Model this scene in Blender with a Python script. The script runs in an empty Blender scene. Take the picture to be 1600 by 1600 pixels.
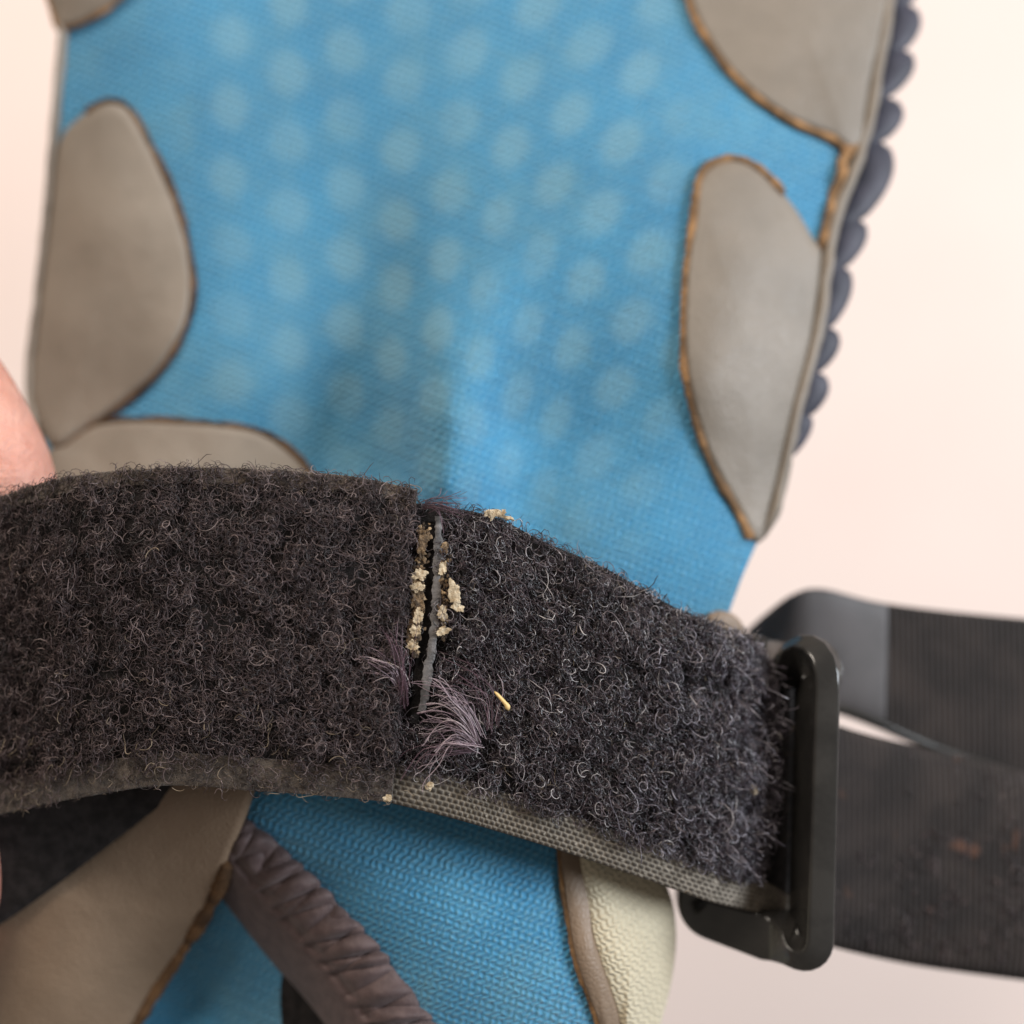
import bpy, math, random
import numpy as np
from mathutils import Vector, Matrix, noise as mnoise

random.seed(7)
rng = np.random.default_rng(11)
sc = bpy.context.scene
col = sc.collection

# ------------------------------------------------------------------ camera
K = 0.09                       # millimetres per unit of layout grid on the focus plane
FOV = math.radians(50)
D = 800 * K / math.tan(FOV / 2)        # lens to focus plane, mm (about 15 cm)
cam_d = bpy.data.cameras.new('camera')
cam = bpy.data.objects.new('camera', cam_d)
col.objects.link(cam)
cam.location = (0, 0, D * 0.001)
cam_d.sensor_width = 36
cam_d.lens = 18 / math.tan(FOV / 2)
cam_d.clip_start = 0.005
cam_d.clip_end = 20
cam_d.dof.use_dof = True
cam_d.dof.focus_distance = (D - 0.5) * 0.001
cam_d.dof.aperture_fstop = 6.0
sc.camera = cam

# ------------------------------------------------------------------ light
world = bpy.data.worlds.new('World')
sc.world = world
world.use_nodes = True
bg = world.node_tree.nodes['Background']
bg.inputs[0].default_value = (1.0, 0.90, 0.80, 1)
bg.inputs[1].default_value = 0.27


def area(name, loc, target, size, watts, color):
    l = bpy.data.lights.new(name, 'AREA')
    l.shape = 'DISK'
    l.size = size
    l.energy = watts
    l.color = color
    o = bpy.data.objects.new(name, l)
    col.objects.link(o)
    o.location = loc
    d = Vector(target) - Vector(loc)
    o.rotation_euler = d.to_track_quat('-Z', 'Y').to_euler()
    return o


area('window_light', (1.15, 0.26, 0.55), (0.02, 0, -0.02), 0.55, 25.0, (0.86, 0.93, 1.0))
area('room_lamp', (-0.30, 0.72, 0.42), (-0.14, 0.04, -0.10), 0.40, 8.6, (1.0, 0.89, 0.77))

sc.view_settings.view_transform = 'Standard'
sc.view_settings.look = 'None'
sc.view_settings.gamma = 1
sc.view_settings.use_curve_mapping = False
sc.view_settings.exposure = 0.0


# ------------------------------------------------------------------ helpers
def W(px, py, z):
    """layout grid (0..1600, y down) at depth z mm -> metres"""
    px = np.asarray(px, float)
    py = np.asarray(py, float)
    z = np.asarray(z, float)
    s = (D - z) / D
    return np.stack([(px - 800) * K * s, (800 - py) * K * s, z + 0 * px], -1) * 0.001


def empty(name, loc, label, cat, group=None):
    o = bpy.data.objects.new(name, None)
    o.empty_display_size = 0.005
    col.objects.link(o)
    o.location = loc
    o['label'] = label
    o['category'] = cat
    if group:
        o['group'] = group
    return o


def mesh_obj(name, verts, faces, mat, parent=None, smooth=True, uv=None, stuff=False, label=None):
    verts = np.asarray(verts, np.float32).reshape(-1, 3)
    if parent is not None:
        p = parent
        off = Vector((0, 0, 0))
        while p is not None:
            off += p.location
            p = p.parent
        verts = verts - np.array(off, np.float32)
    me = bpy.data.meshes.new(name)
    if isinstance(faces, np.ndarray):
        n, k = faces.shape
        me.vertices.add(len(verts))
        me.vertices.foreach_set('co', verts.ravel())
        me.loops.add(n * k)
        me.loops.foreach_set('vertex_index', faces.astype(np.int32).ravel())
        me.polygons.add(n)
        me.polygons.foreach_set('loop_start', np.arange(0, n * k, k, dtype=np.int32))
        me.update(calc_edges=True)
    else:
        me.from_pydata(verts.tolist(), [], faces)
    me.validate()
    if smooth:
        me.polygons.foreach_set('use_smooth', np.ones(len(me.polygons), bool))
    if uv is not None:
        lay = me.uv_layers.new(name='UVMap')
        vi = np.zeros(len(me.loops), np.int32)
        me.loops.foreach_get('vertex_index', vi)
        lay.data.foreach_set('uv', np.asarray(uv, np.float32)[vi].ravel())
    me.materials.append(mat)
    o = bpy.data.objects.new(name, me)
    col.objects.link(o)
    if parent is not None:
        o.parent = parent
    if stuff:
        o['kind'] = 'stuff'
    if label:
        o['label'] = label
    return o


def grid_faces(nu, nv, base=0, flip=False, wrap_u=False, wrap_v=False):
    """verts indexed [i*nv + j]"""
    iu = np.arange(nu if wrap_u else nu - 1)
    jv = np.arange(nv if wrap_v else nv - 1)
    I, J = np.meshgrid(iu, jv, indexing='ij')
    I2 = (I + 1) % nu
    J2 = (J + 1) % nv
    f = np.stack([I * nv + J, I2 * nv + J, I2 * nv + J2, I * nv + J2], -1).reshape(-1, 4) + base
    return f[:, ::-1] if flip else f


def catmull(pts, n, closed=False):
    P = np.asarray(pts, float)
    m = len(P)
    segs = m if closed else m - 1
    t = np.linspace(0, segs, n, endpoint=not closed)
    i = np.minimum(t.astype(int), segs - 1)
    f = (t - i)[:, None]
    if closed:
        g = lambda k: P[(i + k) % m]
    else:
        g = lambda k: P[np.clip(i + k, 0, m - 1)]
    p0, p1, p2, p3 = g(-1), g(0), g(1), g(2)
    return 0.5 * ((2 * p1) + (-p0 + p2) * f + (2 * p0 - 5 * p1 + 4 * p2 - p3) * f ** 2 + (-p0 + 3 * p1 - 3 * p2 + p3) * f ** 3)


def resample(P, n):
    d = np.r_[0, np.cumsum(np.linalg.norm(np.diff(P, axis=0), axis=1))]
    s = np.linspace(0, d[-1], n)
    return np.stack([np.interp(s, d, P[:, k]) for k in range(P.shape[1])], -1)


def norm(v):
    return v / np.maximum(np.linalg.norm(v, axis=-1, keepdims=True), 1e-12)


def fnoise(P, scale, seed=0.0):
    """smooth noise on Nx3 points (metres)"""
    return np.array([mnoise.noise(Vector((p[0] * scale + seed, p[1] * scale - seed, p[2] * scale + 2 * seed))) for p in P])


def tubes(name, paths, radii, mat, parent, sides=3, stuff=True, label=None):
    """paths (M,n,3) metres, radii (M,n) metres -> one mesh of thin fibres"""
    M, n, _ = paths.shape
    T = norm(np.gradient(paths, axis=1))
    ref = norm(np.cross(T[:, n // 2], rng.normal(size=(M, 3))))[:, None, :]
    A = norm(ref - (ref * T).sum(-1, keepdims=True) * T)
    B = np.cross(T, A)
    ang = np.arange(sides) * 2 * math.pi / sides
    V = paths[:, :, None, :] + radii[:, :, None, None] * (np.cos(ang)[None, None, :, None] * A[:, :, None, :] + np.sin(ang)[None, None, :, None] * B[:, :, None, :])
    V = V.reshape(-1, 3)
    f1 = grid_faces(n, sides, wrap_v=True)
    F = (f1[None] + (np.arange(M) * n * sides)[:, None, None]).reshape(-1, 4)
    return mesh_obj(name, V, F, mat, parent, True, stuff=stuff, label=label)


# ------------------------------------------------------------------ materials
def new_mat(name):
    m = bpy.data.materials.new(name)
    m.use_nodes = True
    nt = m.node_tree
    return m, nt, nt.nodes['Principled BSDF']


def nd(nt, t, **kw):
    n = nt.nodes.new(t)
    for k, v in kw.items():
        setattr(n, k, v)
    return n


def math_n(nt, op, a, b=None, c=None):
    n = nt.nodes.new('ShaderNodeMath')
    n.operation = op
    for i, v in enumerate((a, b, c)):
        if v is None:
            continue
        if isinstance(v, (int, float)):
            n.inputs[i].default_value = v
        else:
            nt.links.new(v, n.inputs[i])
    return n.outputs[0]


def mixc(nt, fac, a, b):
    n = nt.nodes.new('ShaderNodeMix')
    n.data_type = 'RGBA'
    for key, v in ((0, fac), (6, a), (7, b)):
        if isinstance(v, (int, float)):
            n.inputs[key].default_value = v
        elif isinstance(v, tuple):
            n.inputs[key].default_value = (*v, 1)
        else:
            nt.links.new(v, n.inputs[key])
    return n.outputs[2]


def noise_n(nt, scale, detail=3, rough=0.55, vec=None):
    n = nt.nodes.new('ShaderNodeTexNoise')
    n.inputs['Scale'].default_value = scale
    n.inputs['Detail'].default_value = detail
    n.inputs['Roughness'].default_value = rough
    if vec is None:
        tc = nt.nodes.new('ShaderNodeTexCoord')
        vec = tc.outputs['Object']
    nt.links.new(vec, n.inputs['Vector'])
    return n.outputs['Fac']


def ramp(nt, fac, lo, hi):
    n = nt.nodes.new('ShaderNodeMapRange')
    n.interpolation_type = 'SMOOTHSTEP'
    n.inputs[1].default_value = lo
    n.inputs[2].default_value = hi
    nt.links.new(fac, n.inputs[0])
    return n.outputs[0]


def bump(nt, bs, h, dist, strength=1.0, prev=None):
    b = nt.nodes.new('ShaderNodeBump')
    b.inputs['Strength'].default_value = strength
    b.inputs['Distance'].default_value = dist
    nt.links.new(h, b.inputs['Height'])
    if prev is not None:
        nt.links.new(prev, b.inputs['Normal'])
    nt.links.new(b.outputs[0], bs.inputs['Normal'])
    return b.outputs[0]


def mat_simple(name, c1, c2, scale, rough, bump_scale=None, bump_d=0.0001, spec=0.5, sheen=0.0, lo=0.35, hi=0.65):
    m, nt, bs = new_mat(name)
    f = noise_n(nt, scale, 5, 0.6)
    nt.links.new(mixc(nt, ramp(nt, f, lo, hi), c1, c2), bs.inputs['Base Color'])
    bs.inputs['Roughness'].default_value = rough
    bs.inputs['Specular IOR Level'].default_value = spec
    if sheen:
        bs.inputs['Sheen Weight'].default_value = sheen
    if bump_scale:
        bump(nt, bs, noise_n(nt, bump_scale, 4, 0.6), bump_d)
    return m


def mat_fibre(name, cols, rough=0.38, spec=0.55):
    m, nt, bs = new_mat(name)
    g = nd(nt, 'ShaderNodeNewGeometry')
    cr = nd(nt, 'ShaderNodeValToRGB')
    el = cr.color_ramp.elements
    el[0].position, el[0].color = cols[0][0], (*cols[0][1], 1)
    el[1].position, el[1].color = cols[-1][0], (*cols[-1][1], 1)
    for p, c in cols[1:-1]:
        e = el.new(p)
        e.color = (*c, 1)
    nt.links.new(g.outputs['Random Per Island'], cr.inputs[0])
    nt.links.new(cr.outputs[0], bs.inputs['Base Color'])
    bs.inputs['Roughness'].default_value = rough
    bs.inputs['Specular IOR Level'].default_value = spec
    return m


def mat_knit(name, base, dark, dots=None, period=9.0, amp=0.00028, stain=None):
    """knit fabric, UV in layout units"""
    m, nt, bs = new_mat(name)
    uvn = nd(nt, 'ShaderNodeUVMap')
    sep = nd(nt, 'ShaderNodeSeparateXYZ')
    nt.links.new(uvn.outputs[0], sep.inputs[0])
    u, v = sep.outputs[0], sep.outputs[1]
    n1 = noise_n(nt, 0.035, 3, 0.5, uvn.outputs[0])
    wob = math_n(nt, 'MULTIPLY', n1, 11.0)
    uu = math_n(nt, 'ADD', u, wob)
    vv = math_n(nt, 'ADD', v, wob)
    tau = 2 * math.pi
    # two interlocking courses of stitches
    uu, vv = (math_n(nt, 'SUBTRACT', math_n(nt, 'MULTIPLY', uu, 0.93), math_n(nt, 'MULTIPLY', vv, -0.36)),
              math_n(nt, 'SUBTRACT', math_n(nt, 'MULTIPLY', vv, 0.93), math_n(nt, 'MULTIPLY', uu, 0.36)))
    row = math_n(nt, 'MULTIPLY', vv, tau / period)
    stg = math_n(nt, 'MULTIPLY', math_n(nt, 'SINE', math_n(nt, 'MULTIPLY', row, 0.5)), 1.3)
    ca = math_n(nt, 'ADD', math_n(nt, 'MULTIPLY', uu, tau / (period * 1.15)), stg)
    ca = math_n(nt, 'ADD', ca, math_n(nt, 'MULTIPLY', vv, tau / (period * 2.6)))
    h = math_n(nt, 'MULTIPLY', math_n(nt, 'SINE', ca), 0.5)
    h = math_n(nt, 'ADD', h, math_n(nt, 'MULTIPLY', math_n(nt, 'SINE', row), 0.28))
    fine = noise_n(nt, 0.16, 4, 0.65, uvn.outputs[0])
    h2 = math_n(nt, 'ADD', h, math_n(nt, 'MULTIPLY', fine, 2.0))
    big = noise_n(nt, 0.0045, 4, 0.6, uvn.outputs[0])
    fac = math_n(nt, 'ADD', math_n(nt, 'MULTIPLY', h, 0.36), math_n(nt, 'MULTIPLY', math_n(nt, 'SUBTRACT', big, 0.5), 1.1))
    fac = math_n(nt, 'ADD', fac, math_n(nt, 'ADD', math_n(nt, 'MULTIPLY', math_n(nt, 'SUBTRACT', fine, 0.5), 0.9), 0.5))
    fac = math_n(nt, 'MINIMUM', math_n(nt, 'MAXIMUM', fac, 0.0), 1.0)
    c = mixc(nt, fac, dark, base)
    c = mixc(nt, math_n(nt, 'MULTIPLY', ramp(nt, math_n(nt, 'ADD', math_n(nt, 'MULTIPLY', h, 0.5), fine), 0.55, 1.0), 0.45 if dots else 0.0), c, (0.22, 0.36, 0.40))
    if dots:
        uv2 = nd(nt, 'ShaderNodeUVMap')
        uv2.uv_map = 'Dots'
        sp = nd(nt, 'ShaderNodeSeparateXYZ')
        nt.links.new(uv2.outputs[0], sp.inputs[0])
        wn = noise_n(nt, 0.006, 2, 0.5, uvn.outputs[0])
        du = math_n(nt, 'ADD', sp.outputs[0], math_n(nt, 'MULTIPLY', math_n(nt, 'SUBTRACT', wn, 0.5), 0.25))
        dv = math_n(nt, 'ADD', sp.outputs[1], math_n(nt, 'MULTIPLY', math_n(nt, 'SUBTRACT', wn, 0.5), -0.2))
        # columns 1 apart, every other column shifted by half a row
        cols_ = []
        for sh_u, sh_v in ((0.0, 0.0), (1.0, 0.42)):
            a = math_n(nt, 'ADD', math_n(nt, 'MULTIPLY', math_n(nt, 'ADD', du, sh_u), 0.5), 0.5)
            a = math_n(nt, 'MULTIPLY', math_n(nt, 'SUBTRACT', math_n(nt, 'FRACT', a), 0.5), 2.0)
            b = math_n(nt, 'SUBTRACT', math_n(nt, 'FRACT', math_n(nt, 'ADD', math_n(nt, 'ADD', dv, sh_v), 0.5)), 0.5)
            r2 = math_n(nt, 'SQRT', math_n(nt, 'ADD', math_n(nt, 'MULTIPLY', a, a), math_n(nt, 'MULTIPLY', b, math_n(nt, 'MULTIPLY', b, 1.15))))
            cols_.append(r2)
        dm = math_n(nt, 'MINIMUM', cols_[0], cols_[1])
        df = ramp(nt, math_n(nt, 'ADD', dm, math_n(nt, 'MULTIPLY', math_n(nt, 'SUBTRACT', fine, 0.5), 0.22)), 0.49, 0.18)
        # the print only covers the middle of the panel
        for ch, a0, a1 in ((u, 240, 370), (u, 1110, 1000), (v, 1000, 520)):
            df = math_n(nt, 'MULTIPLY', df, ramp(nt, ch, a0, a1))
        fade = ramp(nt, noise_n(nt, 0.0035, 3, 0.6, uvn.outputs[0]), 0.25, 0.55)
        fade = math_n(nt, 'ADD', math_n(nt, 'MULTIPLY', fade, 0.26), 0.13)
        c = mixc(nt, math_n(nt, 'MULTIPLY', df, fade), c, dots)
    if stain:
        sf = ramp(nt, noise_n(nt, 0.008, 6, 0.7, uvn.outputs[0]), 0.42, 0.72)
        c = mixc(nt, math_n(nt, 'MULTIPLY', sf, 0.42), c, stain)
    nt.links.new(c, bs.inputs['Base Color'])
    bs.inputs['Roughness'].default_value = 0.85
    bs.inputs['Specular IOR Level'].default_value = 0.25
    bs.inputs['Sheen Weight'].default_value = 0.15
    bump(nt, bs, h2, amp)
    return m


def mat_leather(name, c1, c2):
    m, nt, bs = new_mat(name)
    tc = nd(nt, 'ShaderNodeTexCoord')
    f = noise_n(nt, 55, 5, 0.6, tc.outputs['Object'])
    nt.links.new(mixc(nt, ramp(nt, f, 0.3, 0.7), c1, c2), bs.inputs['Base Color'])
    vo = nd(nt, 'ShaderNodeTexVoronoi')
    vo.feature = 'DISTANCE_TO_EDGE'
    vo.inputs['Scale'].default_value = 1100
    nt.links.new(tc.outputs['Object'], vo.inputs['Vector'])
    h = math_n(nt, 'ADD', math_n(nt, 'MINIMUM', vo.outputs['Distance'], 0.2), math_n(nt, 'MULTIPLY', noise_n(nt, 260, 4, 0.6, tc.outputs['Object']), 0.5))
    bump(nt, bs, h, 0.00022)
    bs.inputs['Roughness'].default_value = 0.54
    bs.inputs['Specular IOR Level'].default_value = 0.45
    return m


M_table = mat_simple('cream_tabletop', (0.735, 0.612, 0.560), (0.715, 0.592, 0.540), 6, 0.8, 900, 0.00003, 0.2)
M_blue = mat_knit('blue_knit', (0.074, 0.325, 0.545), (0.032, 0.170, 0.320), dots=(0.235, 0.41, 0.47), period=10.0, stain=(0.13, 0.30, 0.38))
M_cream = mat_knit('cream_mesh', (0.60, 0.52, 0.37), (0.50, 0.44, 0.32), period=9, amp=0.00022)
M_leather = mat_leather('grey_leather', (0.225, 0.190, 0.155), (0.180, 0.152, 0.123))
M_leather_b = mat_leather('tan_shaded_leather', (0.20, 0.140, 0.095), (0.155, 0.108, 0.072))  # tan of trim and tab; strap and hand shade on the panel painted in
M_raw = mat_simple('raw_leather_edge', (0.15, 0.092, 0.052), (0.40, 0.225, 0.105), 240, 0.9, 1500, 0.0003, 0.2, 0, 0.38, 0.72)
M_raw_d = mat_simple('dark_raw_edge', (0.050, 0.028, 0.015), (0.125, 0.066, 0.030), 240, 0.9, 1500, 0.0003, 0.2)
M_rubber = mat_simple('slate_rubber', (0.028, 0.028, 0.042), (0.045, 0.043, 0.062), 200, 0.6, 900, 0.0001, 0.4)
M_elastic = mat_simple('mauve_elastic', (0.055, 0.034, 0.034), (0.085, 0.056, 0.055), 500, 0.62, 3200, 0.00012, 0.4, 0.1)
M_black = mat_simple('black_felt', (0.008, 0.007, 0.007), (0.020, 0.017, 0.017), 500, 0.9, 2200, 0.0003, 0.2)
M_plastic = mat_simple('black_plastic', (0.020, 0.019, 0.018), (0.032, 0.030, 0.028), 120, 0.17, 1200, 0.00004, 0.5)
M_strip = mat_simple('grey_plastic_strip', (0.075, 0.072, 0.074), (0.16, 0.15, 0.15), 500, 0.6, 2500, 0.00015, 0.4)
M_skin = None


# ------------------------------------------------------------------ tabletop
tz = -330.0
n = 3
gx = np.array([-3, -1.0, -0.4, 0.4, 1.0, 3])
V = np.array([(x, y, tz * 0.001) for x in gx for y in gx])
tab = mesh_obj('tabletop', V, grid_faces(6, 6), M_table, None)
tab['kind'] = 'structure'
tab['label'] = 'plain cream tabletop behind the pad and straps'

# ------------------------------------------------------------------ pad depth
ZC = np.array([
    (60, 0, -56), (60, 350, -58), (60, 650, -54), (230, 350, -50), (230, 60, -51), (400, 0, -51), (400, 300, -47), (400, 600, -41), (540, 520, -42),
    (590, 650, -38.5), (600, 740, -36), (620, 450, -40), (700, 540, -29), (700, 650, -23.5), (695, 760, -21), (800, 660, -29), (800, 780, -27), (800, 0, -47), (800, 300, -37),
    (900, 500, -29), (910, 820, -23), (1100, 50, -43), (1100, 300, -32), (1100, 600, -26), (1150, 900, -27),
    (1000, 950, -23), (1350, 50, -46), (1300, 400, -38), (1250, 650, -34), (1180, 800, -31), (400, 1250, -15), (600, 1400, -10),
    (800, 1350, -12), (920, 1480, -11), (930, 1600, -11), (1050, 1500, -21), (330, 1580, -33), (100, 1500, -29), (200, 1300, -25), (650, 1580, -11),
    (700, 1100, -20), (300, 1000, -28), (1090, 1200, -27), (0, 1000, -36), (60, -150, -53), (800, -150, -50), (1350, -150, -50),
    (60, -400, -58), (800, -400, -55), (1400, -400, -56), (350, 1700, -26), (700, 1700, -12), (1000, 1700, -18), (50, 1700, -30)], float)


def tps_fit(C):
    P = C[:, :2] / 1000
    d = np.linalg.norm(P[:, None] - P[None], axis=-1)
    Kk = np.where(d > 0, d ** 2 * np.log(d + 1e-12), 0) + np.eye(len(P)) * 0.0004
    Q = np.c_[np.ones(len(P)), P]
    A = np.block([[Kk, Q], [Q.T, np.zeros((3, 3))]])
    return P, np.linalg.solve(A, np.r_[C[:, 2], 0, 0, 0])


TP, TW = tps_fit(ZC)


def padz(x, y):
    x = np.asarray(x, float)
    y = np.asarray(y, float)
    q = np.stack([x.ravel(), y.ravel()], -1) / 1000
    d = np.linalg.norm(q[:, None] - TP[None], axis=-1)
    z = np.where(d > 0, d ** 2 * np.log(d + 1e-12), 0) @ TW[:-3] + TW[-3] + q @ TW[-2:]
    z = z.reshape(x.shape)
    # crease where the padding folds
    win = 1 / (1 + np.exp(-(y - 470) / 45)) / (1 + np.exp((y - 1000) / 60))
    return z + 2.8 * win * (1 / (1 + np.exp(-(x - 648 - 6 * np.sin(y / 60)) / 15)) - 0.5) * np.exp(-((x - 648) / 110) ** 2)


pad = empty('protective_pad', tuple(W(700, 1500, -30)), 'blue knit lined protective pad with grey leather petals behind the black strap', 'pad')

# lining: one sheet between a left and right outline
Lx = np.array([(-400, 128), (-120, 112), (0, 103), (40, 104), (120, 98), (210, 92), (350, 80), (480, 66), (600, 58), (700, 70), (850, 60), (1000, 40), (1150, 60), (1300, 90), (1420, 90), (1700, 60)], float)
Rx = np.array([(-400, 1462), (-120, 1410), (0, 1386), (120, 1366), (235, 1334), (340, 1298), (430, 1284), (520, 1270), (650, 1238), (780, 1208), (850, 1182), (900, 1160), (960, 1138), (1100, 1100), (1250, 1060), (1400, 1035), (1450, 1040), (1700, 1010)], float)
ny, nx = 340, 200
ys = np.linspace(-400, 1690, ny)
L = np.interp(ys, Lx[:, 0], Lx[:, 1])
R = np.interp(ys, Rx[:, 0], Rx[:, 1])
tt = np.linspace(0, 1, nx)
X = L[:, None] + (R - L)[:, None] * tt[None]
Y = np.repeat(ys[:, None], nx, 1)
Z = padz(X, Y)
# small soft dents of the padding under the knit
for cx, cy, a, sx, sy in ((520, 330, -1.2, 120, 200), (820, 640, 0.9, 50, 160), (980, 700, -0.8, 60, 140), (760, 520, 0.7, 40, 120), (560, 560, -0.9, 30, 120), (700, 1420, 0.5, 60, 60)):
    Z += a * np.exp(-((X - cx + 0.25 * (Y - cy)) / sx) ** 2 - ((Y - cy) / sy) ** 2)
fr = W(X, Y, Z).reshape(-1, 3)
bk = W(X, Y, Z - 4.0).reshape(-1, 3)
N0 = ny * nx
F = [grid_faces(ny, nx), grid_faces(ny, nx, N0, True)]
e = np.arange(ny - 1) * nx
F.append(np.stack([e, e + N0, e + nx + N0, e + nx], -1))
e2 = e + nx - 1
F.append(np.stack([e2, e2 + nx, e2 + nx + N0, e2 + N0], -1))
uvp = np.stack([X.ravel(), Y.ravel()], -1)
lining = mesh_obj('lining', np.r_[fr, bk], np.concatenate(F), M_blue, pad, uv=np.r_[uvp, uvp])
# second map: lattice of the pale spots, in columns and rows
kk = np.clip((X - 560) / 340, 0, 1) * 0.27
Xd = X + kk * (Y - 130)
sc_y = 1 + 0.00010 * (Y - 300)
du = (Xd - 450) / 91.0
dv = (Y - 222 - (X - 450) * 0.10 * (1 - np.clip((X - 560) / 340, 0, 1))) / 108.0
lay = lining.data.uv_layers.new(name='Dots')
vi = np.zeros(len(lining.data.loops), np.int32)
lining.data.loops.foreach_get('vertex_index', vi)
dd = np.stack([du.ravel(), dv.ravel()], -1)
lay.data.foreach_set('uv', np.r_[dd, dd].astype(np.float32)[vi].ravel())


def petal(name, outline, edge_range, thick=1.5, dome=1.0, mat=M_leather, lift=0.0, edge_w=0.8, n=160, rings=26, closed_pts=True, label=None, raw=True, raw_mat=None):
    """leather piece lying on the lining; edge_range = part of the outline (fractions) with a raw cut edge"""
    P = resample(np.r_[catmull(outline, n * 4, True), np.asarray(outline[:1], float)], n + 1)[:-1]
    c = P.mean(0)
    rr = np.linspace(0, 1, rings) ** 0.8
    xs, yv, zs = [], [], []
    for r in rr:
        q = c + (P - c) * r
        xs.append(q[:, 0])
        yv.append(q[:, 1])
        h = thick * (1 - np.clip((r - 0.93) / 0.07, 0, 1) ** 2 * 0.75) + dome * (1 - r ** 2)
        zs.append(np.full(n, h))
    q = c + (P - c) * 1.0
    xs.append(q[:, 0]); yv.append(q[:, 1]); zs.append(np.full(n, -1.0))
    xs = np.array(xs); yv = np.array(yv)
    zz = padz(xs, yv) + np.array(zs) + lift
    wr = fnoise(np.stack([xs.ravel() * 0.001, yv.ravel() * 0.001, 0 * xs.ravel()], -1), 9.0, 3.1).reshape(xs.shape) * 0.45 + 0.07 * fnoise(np.stack([xs.ravel() * 0.001, yv.ravel() * 0.001, 0 * xs.ravel()], -1), 34.0, 5.1).reshape(xs.shape)
    V = W(xs, yv, zz + wr)
    o = mesh_obj(name, V.reshape(-1, 3), grid_faces(len(xs), n, 0, True, wrap_v=True), mat, pad, label=label)
    if raw:
        a, b = edge_range
        m = int(n * (b - a))
        idx = (np.arange(m) + int(a * n)) % n
        path = W(P[idx, 0], P[idx, 1], padz(P[idx, 0], P[idx, 1]) + thick * 0.55 + lift)
        path = resample(path, m * 2)
        nn = fnoise(path, 700, 1.7)
        n2 = fnoise(path, 160, 5.7)
        rad = edge_w * (0.60 + 0.16 * nn + 0.3 * n2) * 0.001
        rad[0] = rad[-1] = 0.0001
        T = norm(np.gradient(path, axis=0))
        zax = np.array([0, 0, 1.0])
        S = norm(np.cross(T, zax))
        U = np.cross(S, T)
        ns = 12
        an = np.arange(ns) * 2 * math.pi / ns
        ring = path[:, None] + rad[:, None, None] * (np.cos(an)[None, :, None] * S[:, None] + 0.7 * np.sin(an)[None, :, None] * U[:, None])
        jit = fnoise(ring.reshape(-1, 3), 1500, 9.3).reshape(ring.shape[:2])
        ring = path[:, None] + (ring - path[:, None]) * (1 + 0.16 * jit[..., None])
        e = mesh_obj('raw_edge', ring.reshape(-1, 3), grid_faces(len(path), ns, wrap_v=True), raw_mat or M_raw, o)
    return o


petal('leather_petal', [(92, 225), (128, 180), (168, 157), (203, 170), (238, 230), (275, 312), (297, 400), (300, 468), (280, 532), (238, 592), (180, 642), (122, 682), (84, 702), (52, 640), (48, 590), (62, 480), (78, 340)], (0.05, 0.62), dome=2.0, edge_w=0.95, raw_mat=M_raw_d)
petal('leather_petal', [(70, 720), (100, 690), (140, 664), (215, 656), (330, 662), (405, 674), (455, 705), (490, 750), (510, 840), (400, 920), (200, 920), (60, 860)], (0.02, 0.52), dome=1.8, edge_w=1.0, raw_mat=M_raw_d)
petal('leather_petal', [(1062, -60), (1076, 0), (1094, 44), (1132, 102), (1182, 152), (1242, 192), (1300, 216), (1344, 236), (1362, 130), (1395, -10), (1410, -90), (1240, -150), (1080, -120)], (0.0, 0.40), dome=1.8, edge_w=1.2)
petal('leather_petal', [(1086, 330), (1092, 282), (1112, 256), (1150, 248), (1192, 268), (1240, 322), (1270, 372), (1284, 402), (1270, 522), (1238, 650), (1208, 780), (1183, 848), (1150, 795), (1110, 722), (1086, 650), (1070, 560), (1071, 430)], (0.60, 1.17), dome=1.4, edge_w=1.25)
petal('leather_petal', [(70, -70), (86, 30), (108, 42), (150, 22), (182, 0), (230, -60), (150, -110)], (0.05, 0.6), dome=1.0, edge_w=1.1)
petal('leather_panel', [(-40, 1360), (60, 1330), (180, 1240), (300, 1190), (398, 1200), (392, 1255), (362, 1330), (338, 1395), (290, 1475), (240, 1550), (190, 1625), (100, 1690), (0, 1680), (-30, 1500)], (0.43, 0.72), mat=M_leather_b, dome=2.5, lift=4.0, edge_w=2.0, raw_mat=M_raw_d, label='leather panel below the strap with warm light and shade painted in')

# cream mesh edge panel and its leather trim (bottom)
petal('mesh_panel', [(905, 1300), (980, 1300), (1040, 1380), (1056, 1450), (1050, 1530), (1030, 1610), (1010, 1700), (980, 1710), (968, 1600), (940, 1510), (918, 1430)], (0, 0), mat=M_cream, dome=2.4, lift=0.5, raw=False, label='cream mesh panel at the lower edge')
mp = pad.children[-1]
me = mp.data
lay = me.uv_layers.new(name='UVMap')
vi = np.zeros(len(me.loops), np.int32)
me.loops.foreach_get('vertex_index', vi)
co = np.zeros(len(me.vertices) * 3, np.float32)
me.vertices.foreach_get('co', co)
co = co.reshape(-1, 3)[:, :2] * 1000 / K
lay.data.foreach_set('uv', co[vi].ravel())
petal('leather_trim', [(878, 1290), (905, 1290), (912, 1350), (922, 1430), (948, 1515), (976, 1600), (1000, 1690), (970, 1700), (936, 1600), (902, 1505), (886, 1420), (876, 1345)], (0.52, 0.97), dome=1.2, mat=M_leather_b, edge_w=0.9)


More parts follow.
